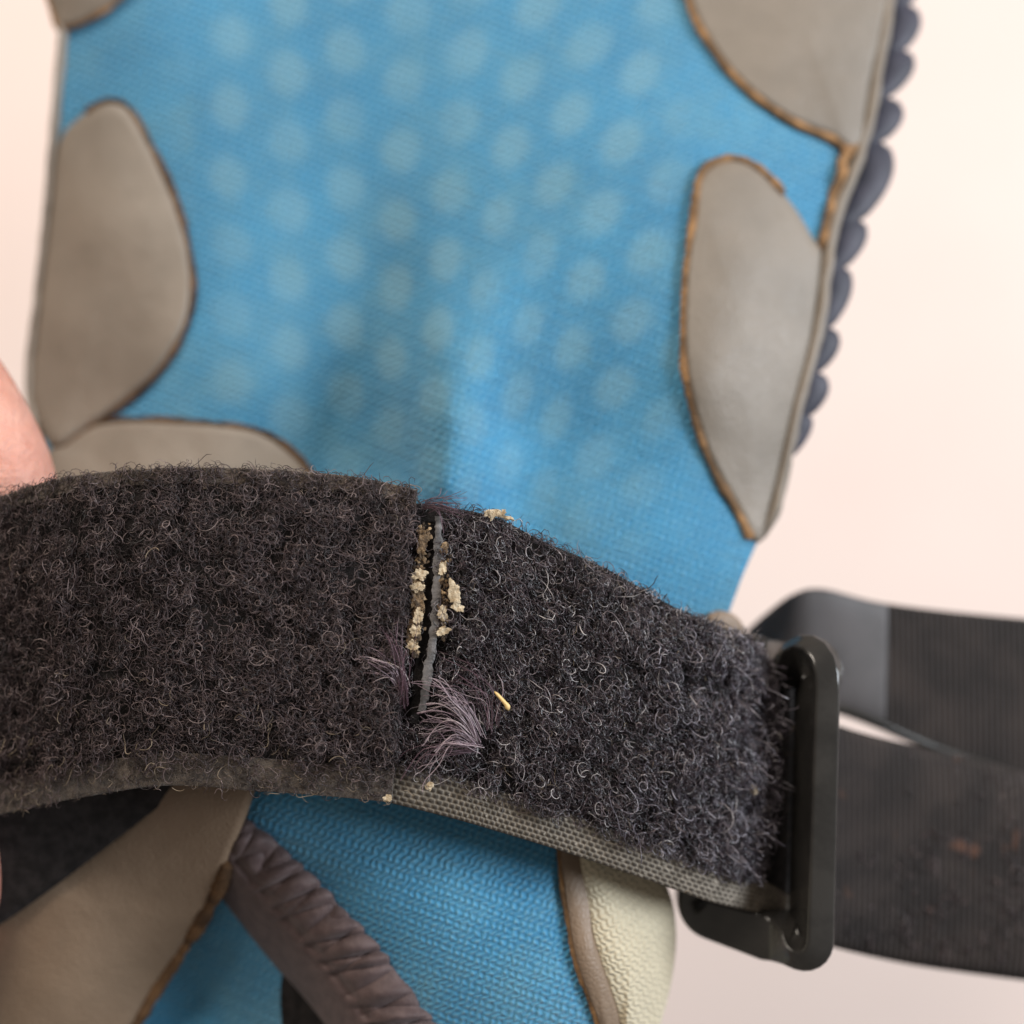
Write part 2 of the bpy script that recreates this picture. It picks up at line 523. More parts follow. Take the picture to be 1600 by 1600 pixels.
def sweep(name, path, rad, mat, parent, ns=12, flat=1.0, noise_a=0.0):
    T = norm(np.gradient(path, axis=0))
    zax = np.array([0, 0, 1.0])
    S = norm(np.cross(T, zax))
    U = np.cross(S, T)
    an = np.arange(ns) * 2 * math.pi / ns
    r = np.asarray(rad) * np.ones(len(path))
    r[0] *= 0.05; r[-1] *= 0.05; r[1] *= 0.6; r[-2] *= 0.6; r[2] *= 0.85; r[-3] *= 0.85
    V = path[:, None] + r[:, None, None] * (np.cos(an)[None, :, None] * S[:, None] + flat * np.sin(an)[None, :, None] * U[:, None])
    if noise_a:
        V = V + (fnoise(V.reshape(-1, 3), 300, 4.4).reshape(V.shape[:2])[..., None]) * noise_a
    return mesh_obj(name, V.reshape(-1, 3), grid_faces(len(path), ns, wrap_v=True), mat, parent)


def px_path(pts, n, dz=0.0, z=None):
    P = resample(catmull(pts, n * 3), n)
    zz = padz(P[:, 0], P[:, 1]) + dz if z is None else z
    return W(P[:, 0], P[:, 1], zz)


sweep('edge_binding', px_path([(128, -395), (112, -120), (103, 0), (103, 60), (97, 140), (90, 215), (78, 350), (64, 480), (52, 590), (62, 690), (60, 800)], 80, -1.5), 0.0012, M_leather, pad, flat=2.4, noise_a=0.0004)
sweep('edge_binding', px_path([(1460, -395), (1408, -120), (1386, 0), (1366, 120), (1342, 235), (1302, 340), (1286, 430), (1272, 520), (1238, 650), (1210, 780), (1186, 848)], 90, -1.5), 0.0014, M_leather, pad, flat=2.4, noise_a=0.0004)
# folded hem between the two right petals
sweep('hem', px_path([(1352, 225), (1322, 240), (1308, 290), (1292, 350), (1282, 392)], 40, 0.6), 0.0009, M_raw, pad, flat=1.2, noise_a=0.0006)

# serrated rubber strip along the outside right edge
inner = np.array([(1462, -400), (1402, -60), (1386, 0), (1370, 80), (1352, 170), (1335, 240), (1300, 340), (1284, 430), (1272, 500), (1245, 620), (1226, 690), (1216, 722)], float)
outer = []
peaks = [(1500, -365), (1488, -295), (1474, -225), (1460, -160), (1448, -95), (1436, -30), (1433, 40), (1421, 112), (1405, 188), (1392, 262), (1349, 372), (1326, 452), (1305, 545), (1287, 622), (1254, 688)]
notch = [(1478, -330), (1466, -260), (1454, -192), (1444, -128), (1432, -64), (1422, 8), (1414, 78), (1389, 152), (1378, 222), (1345, 345), (1321, 418), (1298, 512), (1280, 582), (1266, 650), (1238, 714)]
q0 = (1488, -398)
for p, q in zip(peaks, notch):
    for t in np.linspace(0, 1, 14)[:-1]:
        lx = q0[0] + (q[0] - q0[0]) * t
        tp = (p[1] - q0[1]) / (q[1] - q0[1])
        h = p[0] + 6 - (q0[0] + (q[0] - q0[0]) * tp)
        outer.append((lx + max(h, 12) * abs(math.sin(math.pi * t ** 0.8)) ** 0.75, q0[1] + (q[1] - q0[1]) * t))
    q0 = q
outer.append(q0)
outer = np.array(outer, float)
Po = catmull(outer, 520)
Pi = np.stack([np.interp(Po[:, 1], inner[:, 1], inner[:, 0]) - 12, Po[:, 1]], -1)
zr = padz(Pi[:, 0], Pi[:, 1]) - 4.0
prof = []
for f, dz in ((0, 2.2), (0.6, 2.2), (0.9, 1.6), (1.0, 0.3), (1.0, -1.6), (0.9, -3.0), (0.5, -3.4), (0, -3.4)):
    q = Pi + (Po - Pi) * f
    prof.append(W(q[:, 0], q[:, 1], zr + dz))
V = np.stack(prof, 1)
mesh_obj('serrated_strip', V.reshape(-1, 3), grid_faces(len(Po), 8, wrap_v=True), M_rubber, pad, label='dark slate scalloped rubber strip on the right edge')

# gathered elastic
top = resample(catmull([(372, 1276), (402, 1290), (470, 1350), (540, 1420), (602, 1490), (652, 1560), (700, 1625), (740, 1690)], 400), 340)
bot = resample(catmull([(338, 1330), (332, 1380), (380, 1450), (430, 1512), (482, 1572), (520, 1625), (560, 1690)], 400), 340)
na, nb = 340, 48
tb = np.linspace(0, 1, nb)
X = top[:, None, 0] * (1 - tb) + bot[:, None, 0] * tb
Y = top[:, None, 1] * (1 - tb) + bot[:, None, 1] * tb
s = np.linspace(0, 1, na)[:, None] * 12.5
ph = s + 0.33 * np.sin(s * 1.9) + 0.16 * np.sin(s * 4.3 + 1) + (0.55 + 0.3 * np.sin(s * 1.3)) * tb[None]
fold = np.abs(np.sin(math.pi * ph)) ** 0.6
amp = np.exp(-((tb - 0.25) / 0.28) ** 2)[None]
cross_f = np.abs(np.sin(math.pi * (s * 1.0 - 1.1 * tb[None] + 0.3))) ** 0.5
dome = 4.2 * (1 - np.abs(2 * tb - 1) ** 2.4)[None]
endr = np.clip(np.linspace(0, 1, na) / 0.05, 0, 1)[:, None] ** 0.5
stitch = -0.9 * np.exp(-((tb - 0.56) / 0.05) ** 2)[None] * (0.6 + 0.4 * np.sin(2 * math.pi * ph))
Z = padz(X, Y) + 1.0 + endr * (dome + 1.3 * (fold - 1) * amp + 0.9 * (cross_f - 1) * amp + stitch)
X = X + (9 * (fold - 0.5) * np.exp(-(tb / 0.12) ** 2)[None])
Z[:, 0] -= 2.0
Z[:, -1] -= 2.0
mesh_obj('gathered_elastic', W(X, Y, Z).reshape(-1, 3), grid_faces(na, nb), M_elastic, pad, label='dark mauve gathered elastic binding')
# dark opening beside the elastic, drawn as a flat black patch
petal('opening_patch', [(444, 1520), (490, 1555), (550, 1640), (550, 1720), (460, 1720), (440, 1600)], (0, 0), mat=M_black, dome=0.2, raw=False, thick=0.8)
petal('leather_tab', [(1105, 962), (1135, 955), (1160, 975), (1160, 1010), (1110, 1005)], (0, 0), mat=M_leather_b, dome=0.8, raw=False, thick=2, n=48, rings=10)

# ------------------------------------------------------------------ strap
strap = empty('hook_and_loop_strap', tuple(W(650, 1250, -2)), 'fuzzy black hook and loop strap with frayed seam crossing the blue pad', 'strap')

BL = dict(top=[(-270, 880, -24), (-120, 812, -13), (0, 776, -7), (110, 745, -2), (250, 732, 1.5), (400, 733, 2.5), (550, 745, 2.2), (652, 766, 1.2)],
          bot=[(-270, 1310, -26), (-120, 1300, -17), (15, 1268, -10), (120, 1246, -4.5), (260, 1226, -0.5), (400, 1234, 1.2), (520, 1243, 1.5), (612, 1252, 1.2)])
BR = dict(top=[(632, 784, 0), (760, 804, 0), (850, 846, -1), (950, 890, -2.5), (1060, 952, -6), (1150, 992, -11), (1208, 1046, -18), (1250, 1082, -24), (1300, 1130, -29), (1440, 1168, -35), (1540, 1190, -37), (1640, 1218, -38)],
          bot=[(590, 1250, 0), (700, 1277, 0), (790, 1303, -1), (890, 1334, -2.5), (1000, 1371, -5), (1110, 1409, -9.5), (1190, 1428, -17), (1235, 1452, -23), (1290, 1476, -29), (1400, 1502, -35), (1500, 1518, -37), (1640, 1536, -38)])


class Band:
    def __init__(s, d, n=400):
        s.T = catmull(d['top'], n)
        s.B = catmull(d['bot'], n)
        s.n = n

    def pz(s, u, t):
        """layout coords and depth at u,t (arrays)"""
        f = np.clip(np.asarray(u), 0, 1) * (s.n - 1)
        i = np.minimum(f.astype(int), s.n - 2)
        w = (f - i)[..., None]
        a = s.T[i] * (1 - w) + s.T[i + 1] * w
        b = s.B[i] * (1 - w) + s.B[i + 1] * w
        t = np.asarray(t)[..., None]
        q = a * (1 - t) + b * t
        q[..., 2] -= 1.6 * np.abs(2 * t[..., 0] - 1) ** 4
        return q

    def pos(s, u, t):
        q = s.pz(u, t)
        return W(q[..., 0], q[..., 1], q[..., 2])

    def frame(s, u, t):
        p = s.pos(u, t)
        e = 0.004
        a = norm(s.pos(u + e, t) - s.pos(u - e, t))
        b = norm(s.pos(u, np.minimum(t + e, 1)) - s.pos(u, np.maximum(t - e, 0)))
        nn = norm(np.cross(b, a))
        nn = np.where(nn[..., 2:3] < 0, -nn, nn)
        return p, a, b, nn


left, right = Band(BL), Band(BR)


def band_mesh(name, band, mat, t0=0.0, t1=1.0, u0=0.0, u1=1.0, nu=160, nv=40, thick=0.0016, lift=0.0, disp=None, uvs=1.0):
    u = np.repeat(np.linspace(u0, u1, nu)[:, None], nv, 1)
    t = np.repeat(np.linspace(t0, t1, nv)[None], nu, 0)
    p, a, b, nn = band.frame(u, t)
    h = np.zeros(u.shape) + lift
    if disp is not None:
        h = h + disp(u, t)
    fr = p + nn * h[..., None]
    bk = p - nn * thick
    N0 = nu * nv
    F = [grid_faces(nu, nv), grid_faces(nu, nv, N0, True)]
    e = np.arange(nu - 1) * nv
    F.append(np.stack([e, e + N0, e + nv + N0, e + nv], -1))
    e2 = e + nv - 1
    F.append(np.stack([e2, e2 + nv, e2 + nv + N0, e2 + N0], -1))
    k = np.arange(nv - 1)
    F.append(np.stack([k, k + 1, k + 1 + N0, k + N0], -1))
    k2 = k + (nu - 1) * nv
    F.append(np.stack([k2, k2 + N0, k2 + 1 + N0, k2 + 1], -1))
    uv = np.stack([u.ravel(), t.ravel()], -1)
    return mesh_obj(name, np.r_[fr.reshape(-1, 3), bk.reshape(-1, 3)], np.concatenate(F), mat, strap, uv=np.r_[uv, uv])


band_mesh('loop_band', left, M_black, 0, 0.975)
band_mesh('loop_band', right, M_black, 0, 0.975)


def mat_weave():
    m, nt, bs = new_mat('woven_selvedge')
    uvn = nd(nt, 'ShaderNodeUVMap')
    f = noise_n(nt, 700, 4, 0.6)
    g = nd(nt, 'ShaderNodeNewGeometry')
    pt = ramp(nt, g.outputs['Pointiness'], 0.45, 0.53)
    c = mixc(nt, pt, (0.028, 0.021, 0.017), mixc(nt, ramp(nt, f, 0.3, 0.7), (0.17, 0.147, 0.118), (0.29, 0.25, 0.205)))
    nt.links.new(c, bs.inputs['Base Color'])
    bs.inputs['Roughness'].default_value = 0.8
    bs.inputs['Specular IOR Level'].default_value = 0.3
    bump(nt, bs, noise_n(nt, 3000, 3, 0.6), 0.0001)
    return m


M_weave = mat_weave()
NW = 116.0      # weave cells along the whole right band


def weave(u, t):
    a = u * NW
    b = (t - 0.86) / 0.14 * 8.0
    k = np.floor(b)
    return 0.00022 * np.abs(np.sin(math.pi * (a + 0.5 * (k % 2)))) ** 0.7 * np.abs(np.sin(math.pi * b)) ** 0.7 + 0.0003 - 0.0003 * np.abs((t - 0.86) / 0.14) ** 8


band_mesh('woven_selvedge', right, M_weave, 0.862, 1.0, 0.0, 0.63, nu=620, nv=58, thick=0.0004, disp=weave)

M_felt = mat_simple('worn_felt_edge', (0.050, 0.038, 0.032), (0.13, 0.10, 0.078), 600, 0.95, 2600, 0.0005, 0.2, 0.3)
band_mesh('felt_edge', left, M_felt, 0.90, 1.0, 0, 1, nu=200, nv=20, thick=0.0008, lift=0.0003)
band_mesh('felt_edge', left, M_felt, 0.0, 0.05, 0, 1, nu=200, nv=10, thick=0.0008, lift=0.0002)

# ---- loop pile
seam_a, seam_b = np.array([674, 800.0]), np.array([655, 1110.0])


def seam_dist(q):
    d = seam_b - seam_a
    w = np.clip(((q[:, :2] - seam_a) @ d) / (d @ d), 0, 1)
    return np.linalg.norm(q[:, :2] - (seam_a + w[:, None] * d), axis=1)


def make_holes(band, N, u_rng, t_max, rr):
    u = rng.uniform(u_rng[0], u_rng[1], N)
    t = rng.uniform(0.03, t_max, N)
    q = band.pz(u, t)
    r = rng.uniform(rr[0], rr[1], N)
    k = seam_dist(q) > 40
    return u[k], t[k], q[k], r[k]


def pile(name, band, N, u_rng, t_max, mat, rmm, r_fib, flatness, stand=0.0, keep=None, n=10, sides=3, arc=(2.5, 6.5), hmm=(0.1, 1.5), holes=None):
    u = rng.uniform(u_rng[0], u_rng[1], N)
    t = rng.uniform(0.0, 1.0, N) * t_max
    q = band.pz(u, t)
    k = seam_dist(q) > rng.uniform(6, 38, N)
    if keep is not None:
        k &= keep(u, t, q)
    ring_r = np.zeros(N)
    mat_n = np.array([mnoise.noise(Vector((x * 0.022, y * 0.022, 3.3))) + 0.6 * mnoise.noise(Vector((x * 0.06, y * 0.06, 9.3))) for x, y in q[:, :2]])
    k &= rng.random(N) < np.clip(0.74 + 0.8 * mat_n, 0.22, 1)
    if holes is not None:
        hu, ht, hq, hr = holes
        for i in range(len(hu)):
            d = np.hypot(q[:, 0] - hq[i, 0], q[:, 1] - hq[i, 1])
            k &= d > hr[i] * 1.25
    u, t = u[k], t[k]
    ring_r = ring_r[k]
    hm_ = np.clip(0.85 + 0.8 * mat_n[k], 0.35, 1.5)
    if holes is not None:
        rep = 3
        u = np.r_[u, np.repeat(hu, rep)]
        t = np.r_[t, np.repeat(ht, rep)]
        hm_ = np.r_[hm_, np.full(len(hu) * rep, 0.8)]
        ring_r = np.r_[ring_r, np.repeat(hr, rep) * K * 0.001 * rng.uniform(0.95, 1.5, len(hu) * rep)]
    M = len(u)
    p, a, b, nn = band.frame(u, t)
    s = np.linspace(0, 1, n)[None]
    r = rng.uniform(rmm[0], rmm[1], M) * 0.001
    big = rng.random(M) < 0.15
    r[big] *= 1.7
    isr = ring_r > 0
    r = np.where(isr, ring_r, r)
    total = np.where(isr, rng.uniform(3.5, 6.5, M), rng.uniform(arc[0], arc[1], M))        # turn along the fibre, radians
    sg = np.where(rng.random(M) < 0.5, -1.0, 1.0)
    wav = np.where(isr, 0.15, 1.0)[:, None] * rng.normal(0, 0.75, (M, 1))
    th = rng.uniform(0, 2 * math.pi, (M, 1)) + (sg * total)[:, None] * (s + 0.18 * wav * np.sin(2 * math.pi * s + rng.uniform(0, 6.28, (M, 1)))) \
        + 0.5 * wav * np.sin(rng.uniform(4, 9, (M, 1)) * s + rng.uniform(0, 6.28, (M, 1)))
    step = (r * total / (n - 1))[:, None]
    xx = np.cumsum(np.cos(th) * step, 1)
    yy = np.cumsum(np.sin(th) * step, 1)
    xx = xx - xx.mean(1, keepdims=True)
    yy = yy - yy.mean(1, keepdims=True)
    h = (rng.uniform(0, 1, M) ** 0.8 * (hmm[1] - hmm[0]) + hmm[0]) * 0.001 * hm_
    tl = (1 - flatness) * rng.normal(0, 1.1, (M, 1)) + stand
    ta = rng.uniform(0, 2 * math.pi, (M, 1))
    tl = np.where(isr[:, None], 0.15 * tl, tl)
    zz = h[:, None] + tl * (np.cos(ta) * xx + np.sin(ta) * yy) + 0.25 * r[:, None] * rng.normal(0, 1, (M, 1)) * np.sin(5 * s + ta)
    sq = 1 / np.sqrt(1 + np.minimum(np.abs(tl), 2) ** 2)
    xx = xx * (1 - np.abs(np.cos(ta)) * (1 - sq))
    yy = yy * (1 - np.abs(np.sin(ta)) * (1 - sq))
    path = p[:, None] + xx[..., None] * a[:, None] + yy[..., None] * b[:, None] + zz[..., None] * nn[:, None]
    # keep the fibres on the front of the band
    hh = ((path - p[:, None]) * nn[:, None]).sum(-1)
    path = path + (np.maximum(0.00005 - hh, 0) * 0.9)[..., None] * nn[:, None]
    fr = rng.uniform(0.75, 1.25, M)[:, None] * r_fib * 0.001 * np.minimum(1, 6 * np.minimum(s + 0.05, 1.05 - s))
    return tubes(name, path, fr * np.ones((M, n)), mat, strap, sides)


M_f1 = mat_fibre('fibre_brown_mauve', [(0, (0.009, 0.006, 0.006)), (0.45, (0.040, 0.026, 0.028)), (0.85, (0.100, 0.069, 0.070)), (1.0, (0.23, 0.175, 0.165))], 0.45, 0.5)
M_f2 = mat_fibre('fibre_black_violet', [(0, (0.006, 0.004, 0.006)), (0.50, (0.028, 0.018, 0.023)), (0.80, (0.085, 0.060, 0.068)), (0.93, (0.20, 0.165, 0.175)), (1.0, (0.50, 0.46, 0.45))], 0.30, 0.8)
M_f3 = mat_fibre('fibre_window_haze', [(0, (0.020, 0.015, 0.020)), (0.6, (0.075, 0.062, 0.078)), (1.0, (0.30, 0.275, 0.31))], 0.35, 0.7)  # paler colours paint window highlights and haze onto fibres near the buckle
M_edge = mat_fibre('fibre_worn_edge', [(0, (0.03, 0.021, 0.018)), (0.7, (0.105, 0.078, 0.064)), (1.0, (0.22, 0.17, 0.13))], 0.6, 0.3)
M_tan = mat_fibre('fibre_dusty_tan', [(0, (0.06, 0.045, 0.033)), (1.0, (0.26, 0.20, 0.14))], 0.6, 0.3)

edge_fade = lambda u, t, q: rng.random(len(u)) < np.clip((0.97 - t) / 0.10, 0.12, 1)
holes_l = make_holes(left, 90, (0.05, 0.98), 0.88, (4, 10))
holes_r = make_holes(right, 50, (0.02, 0.40), 0.84, (4, 9))
pile('loop_pile', left, 30000, (0, 0.995), 1.0, M_f1, (0.30, 1.0), 0.047, 0.6, keep=edge_fade, holes=holes_l)
pile('loop_pile', right, 17500, (0.004, 0.535), 0.885, M_f2, (0.32, 1.1), 0.052, 0.45, hmm=(0.1, 1.7), holes=holes_r)
pile('loop_pile', right, 5600, (0.30, 0.54), 0.885, M_f3, (0.5, 1.2), 0.078, 0.25, stand=0.5, hmm=(0.3, 1.9),
     keep=lambda u, t, q: rng.random(len(u)) < np.clip((u - 0.30) / 0.2, 0, 1))
pile('loop_pile', right, 1100, (0.66, 1.0), 0.93, M_f1, (0.5, 1.0), 0.07, 0.8, hmm=(0.05, 0.5),
     keep=lambda u, t, q: rng.random(len(u)) < np.clip(0.1 + (q[:, 0] - 1350) / 300 + (t - 0.5), 0.08, 1))
pile('edge_fuzz', left, 9000, (0, 0.995), 1.0, M_edge, (0.2, 0.6), 0.042, 0.6, arc=(1.5, 4.5), hmm=(0.3, 0.8), keep=lambda u, t, q: (t > 0.875) & (rng.random(len(u)) < 1.0))
pile('edge_fuzz', left, 9000, (0, 0.995), 0.07, M_edge, (0.2, 0.6), 0.042, 0.6, arc=(1.5, 4.5), hmm=(0.3, 0.7), keep=lambda u, t, q: rng.random(len(u)) < 0.16)
pile('dusty_lint', left, 900, (0, 0.99), 1.0, M_tan, (0.6, 1.5), 0.05, 0.7, arc=(1.0, 3.0), hmm=(0.8, 1.8),
     keep=lambda u, t, q: rng.random(len(u)) < np.clip(0.06 + 0.94 * (t - 0.6) / 0.4, 0.04, 1))
pile('dusty_lint', right, 260, (0.0, 0.62), 0.98, M_tan, (0.5, 1.1), 0.045, 0.6, arc=(1.0, 3.0), hmm=(0.6, 1.6))


# ---- frayed thread tufts
def tuft(pts, N, mat, r=0.045, w=(3, 14), n=14, wave=2.2):
    """lock of frayed filaments along a path of (layout x, y, depth)"""
    C = resample(catmull(pts, 120), n)
    T = norm(np.gradient(C[:, :2], axis=0))
    S = np.stack([T[:, 1], -T[:, 0]], -1)
    s = np.linspace(0, 1, n)
    wid = np.interp(s, [0, 1], w)
    a = rng.normal(0, 0.55, (N, 1))
    ph = rng.uniform(0, 6.28, (N, 1))
    lat = a * wid + wave * rng.normal(0, 1, (N, 1)) * np.sin(s[None] * rng.uniform(4, 9, (N, 1)) + ph) * s[None]
    ln = rng.uniform(0.55, 1.0, (N, 1))
    st = rng.uniform(0.0, 0.15, (N, 1))
    si = st + (ln - st) * s[None]
    P = np.stack([np.stack([np.interp(si[i], s, C[:, k]) for k in range(3)], -1) for i in range(N)])
    Si = np.stack([np.stack([np.interp(si[i], s, S[:, k]) for k in range(2)], -1) for i in range(N)])
    P[..., :2] += Si * lat[..., None]
    P[..., :2] += rng.normal(0, 4.5, (N, 1, 2)) + rng.normal(0, 14, (N, 1, 2)) * (s ** 2)[None, :, None]
    P[..., 2] += 0.5 * rng.normal(0, 1, (N, 1)) * s[None] + 0.3 * np.sin(math.pi * s)[None]
    path = W(P[..., 0], P[..., 1], P[..., 2])
    rad = np.full((N, n), r * 0.001) * rng.uniform(0.7, 1.2, (N, 1))
    return tubes('frayed_tuft', path, rad, mat, strap, 3)


M_mauve = mat_fibre('mauve_thread', [(0, (0.06, 0.038, 0.050)), (0.5, (0.22, 0.15, 0.18)), (0.85, (0.40, 0.31, 0.34)), (1.0, (0.60, 0.52, 0.50))], 0.4, 0.6)
M_red = mat_fibre('plum_thread', [(0, (0.035, 0.017, 0.023)), (1.0, (0.17, 0.095, 0.12))], 0.45, 0.5)
def wisps(pts, count, mats, jit, N=(5, 12), r=0.05):
    P = np.array(pts, float)
    for i in range(count):
        J = rng.normal(0, 1, P.shape) * np.array([jit, jit, 0.25]) * np.linspace(0.5, 1.2, len(P))[:, None]
        yield (P + J, int(rng.integers(*N)), mats[i % len(mats)], r)


def joined_wisps(specs):
    """several tangled wisps of one tuft, joined"""
    obs = [tuft([tuple(x) for x in p], n_, m_, r_, (3, 9), wave=5) for p, n_, m_, r_ in specs]
    return obs


joined_wisps(wisps([(752, 1160, 1.6), (726, 1116, 2.6), (685, 1096, 2.9), (642, 1110, 2.3)], 4, [M_mauve], 9))
joined_wisps(wisps([(746, 1166, 1.6), (712, 1136, 2.7), (672, 1134, 2.7), (640, 1152, 2.2)], 3, [M_mauve], 10))
joined_wisps(wisps([(742, 1170, 1.6), (705, 1162, 2.5), (672, 1176, 2.4), (645, 1204, 1.9)], 3, [M_mauve, M_red], 11))
joined_wisps(wisps([(765, 1150, 1.4), (762, 1098, 2.1), (735, 1062, 2.3), (700, 1040, 2.0)], 3, [M_red, M_mauve], 14, (4, 9), 0.042))
tuft([(628, 1080, 1.8), (616, 1050, 2.9), (590, 1034, 3.1), (562, 1030, 2.6)], 26, M_mauve, 0.052, (3, 6), wave=2)
tuft([(632, 1110, 1.8), (625, 1050, 2.8), (614, 1000, 3.0), (596, 968, 2.4)], 30, M_red, 0.042, (5, 16), wave=3)
tuft([(664, 792, 1.2), (680, 787, 1.8), (700, 794, 1.6), (724, 806, 1.0)], 40, M_red, 0.042, (5, 6), wave=1)


# ---- seam insert: grey plastic strip, black groove, crumbling glue
def ribbon(name, centre, width, zlift, thick, mat, n=90, ragged=0.0, nv=7, parent=None):
    P = resample(catmull(centre, 300), n)
    T = norm(np.gradient(P, axis=0))
    S = np.stack([T[:, 1], -T[:, 0]], -1)
    w = np.interp(np.linspace(0, 1, n), np.linspace(0, 1, len(width)), width) * 0.5
    j = np.array([mnoise.noise(Vector((i * 30.0 / n, 2.2, 0.7))) + 0.5 * mnoise.noise(Vector((i * 80.0 / n, 5.2, 0.7))) for i in range(n)])
    j2 = np.array([mnoise.noise(Vector((i * 30.0 / n, 7.7, 3.1))) + 0.5 * mnoise.noise(Vector((i * 80.0 / n, 1.7, 3.1))) for i in range(n)])
    prof = [(-1, -1), (-1, 0.7), (-0.92, 1), (0, 1.0), (0.92, 1), (1, 0.7), (1, -1)]
    V = []
    for f, h in prof:
        ww = w * (1 + ragged * (j if f < 0 else j2))
        q = P + S * (ww * f)[:, None]
        V.append(W(q[:, 0], q[:, 1], zlift + thick * h + 0.05 * j2))
    V = np.stack(V, 1)
    nv = len(prof)
    F = [tuple(x) for x in grid_faces(n, nv, wrap_v=True).tolist()]
    F += [tuple(range(nv))[::-1], tuple((n - 1) * nv + k for k in range(nv))]
    return mesh_obj(name, V.reshape(-1, 3), F, mat, parent or strap)


ribbon('plastic_strip', [(685, 806), (684, 860), (682, 930), (678, 985), (671, 1040), (663, 1090), (658, 1112)], [10, 14, 13, 15, 13, 15, 11], 1.25, 0.16, M_strip, n=260, ragged=0.5)
ribbon('seam_groove', [(671, 815), (668, 900), (664, 980), (656, 1060), (646, 1130)], [16, 20, 22, 20, 14], 0.45, 0.25, M_black, ragged=0.3)


def blob(size, seed, flat=0.5, detail=2):
    """irregular crumb, unit-ish mesh in mm"""
    import bmesh
    bm = bmesh.new()
    bmesh.ops.create_icosphere(bm, subdivisions=detail, radius=1.0)
    vs = []
    for v in bm.verts:
        c = v.co
        k = 1 + 0.8 * mnoise.noise(c * 1.6 + Vector((seed, seed * 2, 0))) + 0.6 * mnoise.noise(c * 3.7 + Vector((0, seed, seed)))
        vs.append((c.x * k, c.y * k, c.z * k * flat))
    fs = [tuple(v.index for v in f.verts) for f in bm.faces]
    bm.free()
    return np.array(vs) * size, fs


def crumbs(name, items, mat, parent, label=None, flat=0.3):
    V, F = [], []
    off = 0
    for i, (px, py, z, sx, sy, rot) in enumerate(items):
        v, f = blob(1.0, i * 3.7 + px * 0.01, flat)
        v = v * np.array([sx * K, sy * K, 0.5 * (sx + sy) * K * 0.8])
        c, s_ = math.cos(rot), math.sin(rot)
        v = v @ np.array([[c, s_, 0], [-s_, c, 0], [0, 0, 1]])
        V.append(W(px, py, z) + v * 0.001)
        F += [tuple(k + off for k in t) for t in f]
        off += len(v)
    return mesh_obj(name, np.concatenate(V), F, mat, parent, smooth=False, label=label)


M_glue = mat_fibre('brown_glue', [(0, (0.025, 0.016, 0.010)), (0.5, (0.11, 0.070, 0.040)), (0.85, (0.23, 0.155, 0.085)), (1.0, (0.42, 0.30, 0.18))], 0.7, 0.4)
M_flake = mat_simple('cream_flake', (0.32, 0.24, 0.15), (0.60, 0.50, 0.36), 700, 0.9, 2500, 0.0002, 0.15)
M_crust = mat_simple('brown_glue_crust', (0.05, 0.032, 0.018), (0.22, 0.145, 0.08), 1300, 0.75, 2500, 0.0004, 0.4)
M_straw = mat_simple('straw', (0.62, 0.40, 0.13), (0.70, 0.50, 0.22), 900, 0.5, 2000, 0.0001, 0.5)
it = []
gl = catmull([(664, 825), (658, 870), (652, 930), (650, 985), (645, 1020)], 60)
for i in range(260):
    q = gl[rng.integers(0, 60)]
    it.append((q[0] + rng.normal(0, 5.5), q[1] + rng.normal(0, 6), 1.1 + rng.uniform(0, 0.6), rng.uniform(1.2, 3.6), rng.uniform(1.2, 4.2), rng.uniform(0, 3)))
crumbs('glue_residue', it, M_glue, strap, 'crumbling brown glue line beside the seam')
it = []
for i in range(110):
    yy = rng.uniform(850, 1000)
    it.append((697 - (yy - 850) * 0.05 + rng.normal(0, 4), yy, 1.0 + rng.uniform(0, 0.5), rng.uniform(1.2, 3.6), rng.uniform(1.2, 4), rng.uniform(0, 3)))
crumbs('glue_residue', it, M_glue, strap)


def cluster(cx, cy, z, w, h, k, seed):
    r = np.random.default_rng(seed)
    return [(cx + r.uniform(-w, w), cy + r.uniform(-h, h), z + r.uniform(0, 0.3), r.uniform(2.5, 7.5), r.uniform(2, 5), r.uniform(0, 3)) for _ in range(k)]


def plate(px, py, z, w, h, seed, rot=0.0, mat=None, label=None, parent=strap):
    """flat crust with a torn outline and a pitted top"""
    n, rings = 44, 9
    V = []
    for k in range(rings + 1):
        rr = min(k, rings - 1) / (rings - 1)
        for i in range(n):
            a = 2 * math.pi * i / n
            c, s_ = math.cos(a), math.sin(a)
            e = 1 + 0.55 * mnoise.noise(Vector((c * 1.1 + seed, s_ * 1.1, seed))) + 0.45 * mnoise.noise(Vector((c * 3.0, s_ * 3.0 + seed, 2.0))) + 0.2 * mnoise.noise(Vector((c * 8, s_ * 8, seed)))
            x, y = c * e * rr * w, s_ * e * rr * h
            x, y = x * math.cos(rot) - y * math.sin(rot), x * math.sin(rot) + y * math.cos(rot)
            t = 0.28 + 0.20 * mnoise.noise(Vector((x * 0.15 + seed, y * 0.15, 1.0))) + 0.06 * mnoise.noise(Vector((x * 0.5, y * 0.5, seed)))
            V.append(tuple(W(px + x, py + y, z + (t if k < rings else -0.7))))
    return mesh_obj('glue_flake', V, grid_faces(rings + 1, n, 0, True, wrap_v=True), mat or M_flake, parent, smooth=True, label=label)


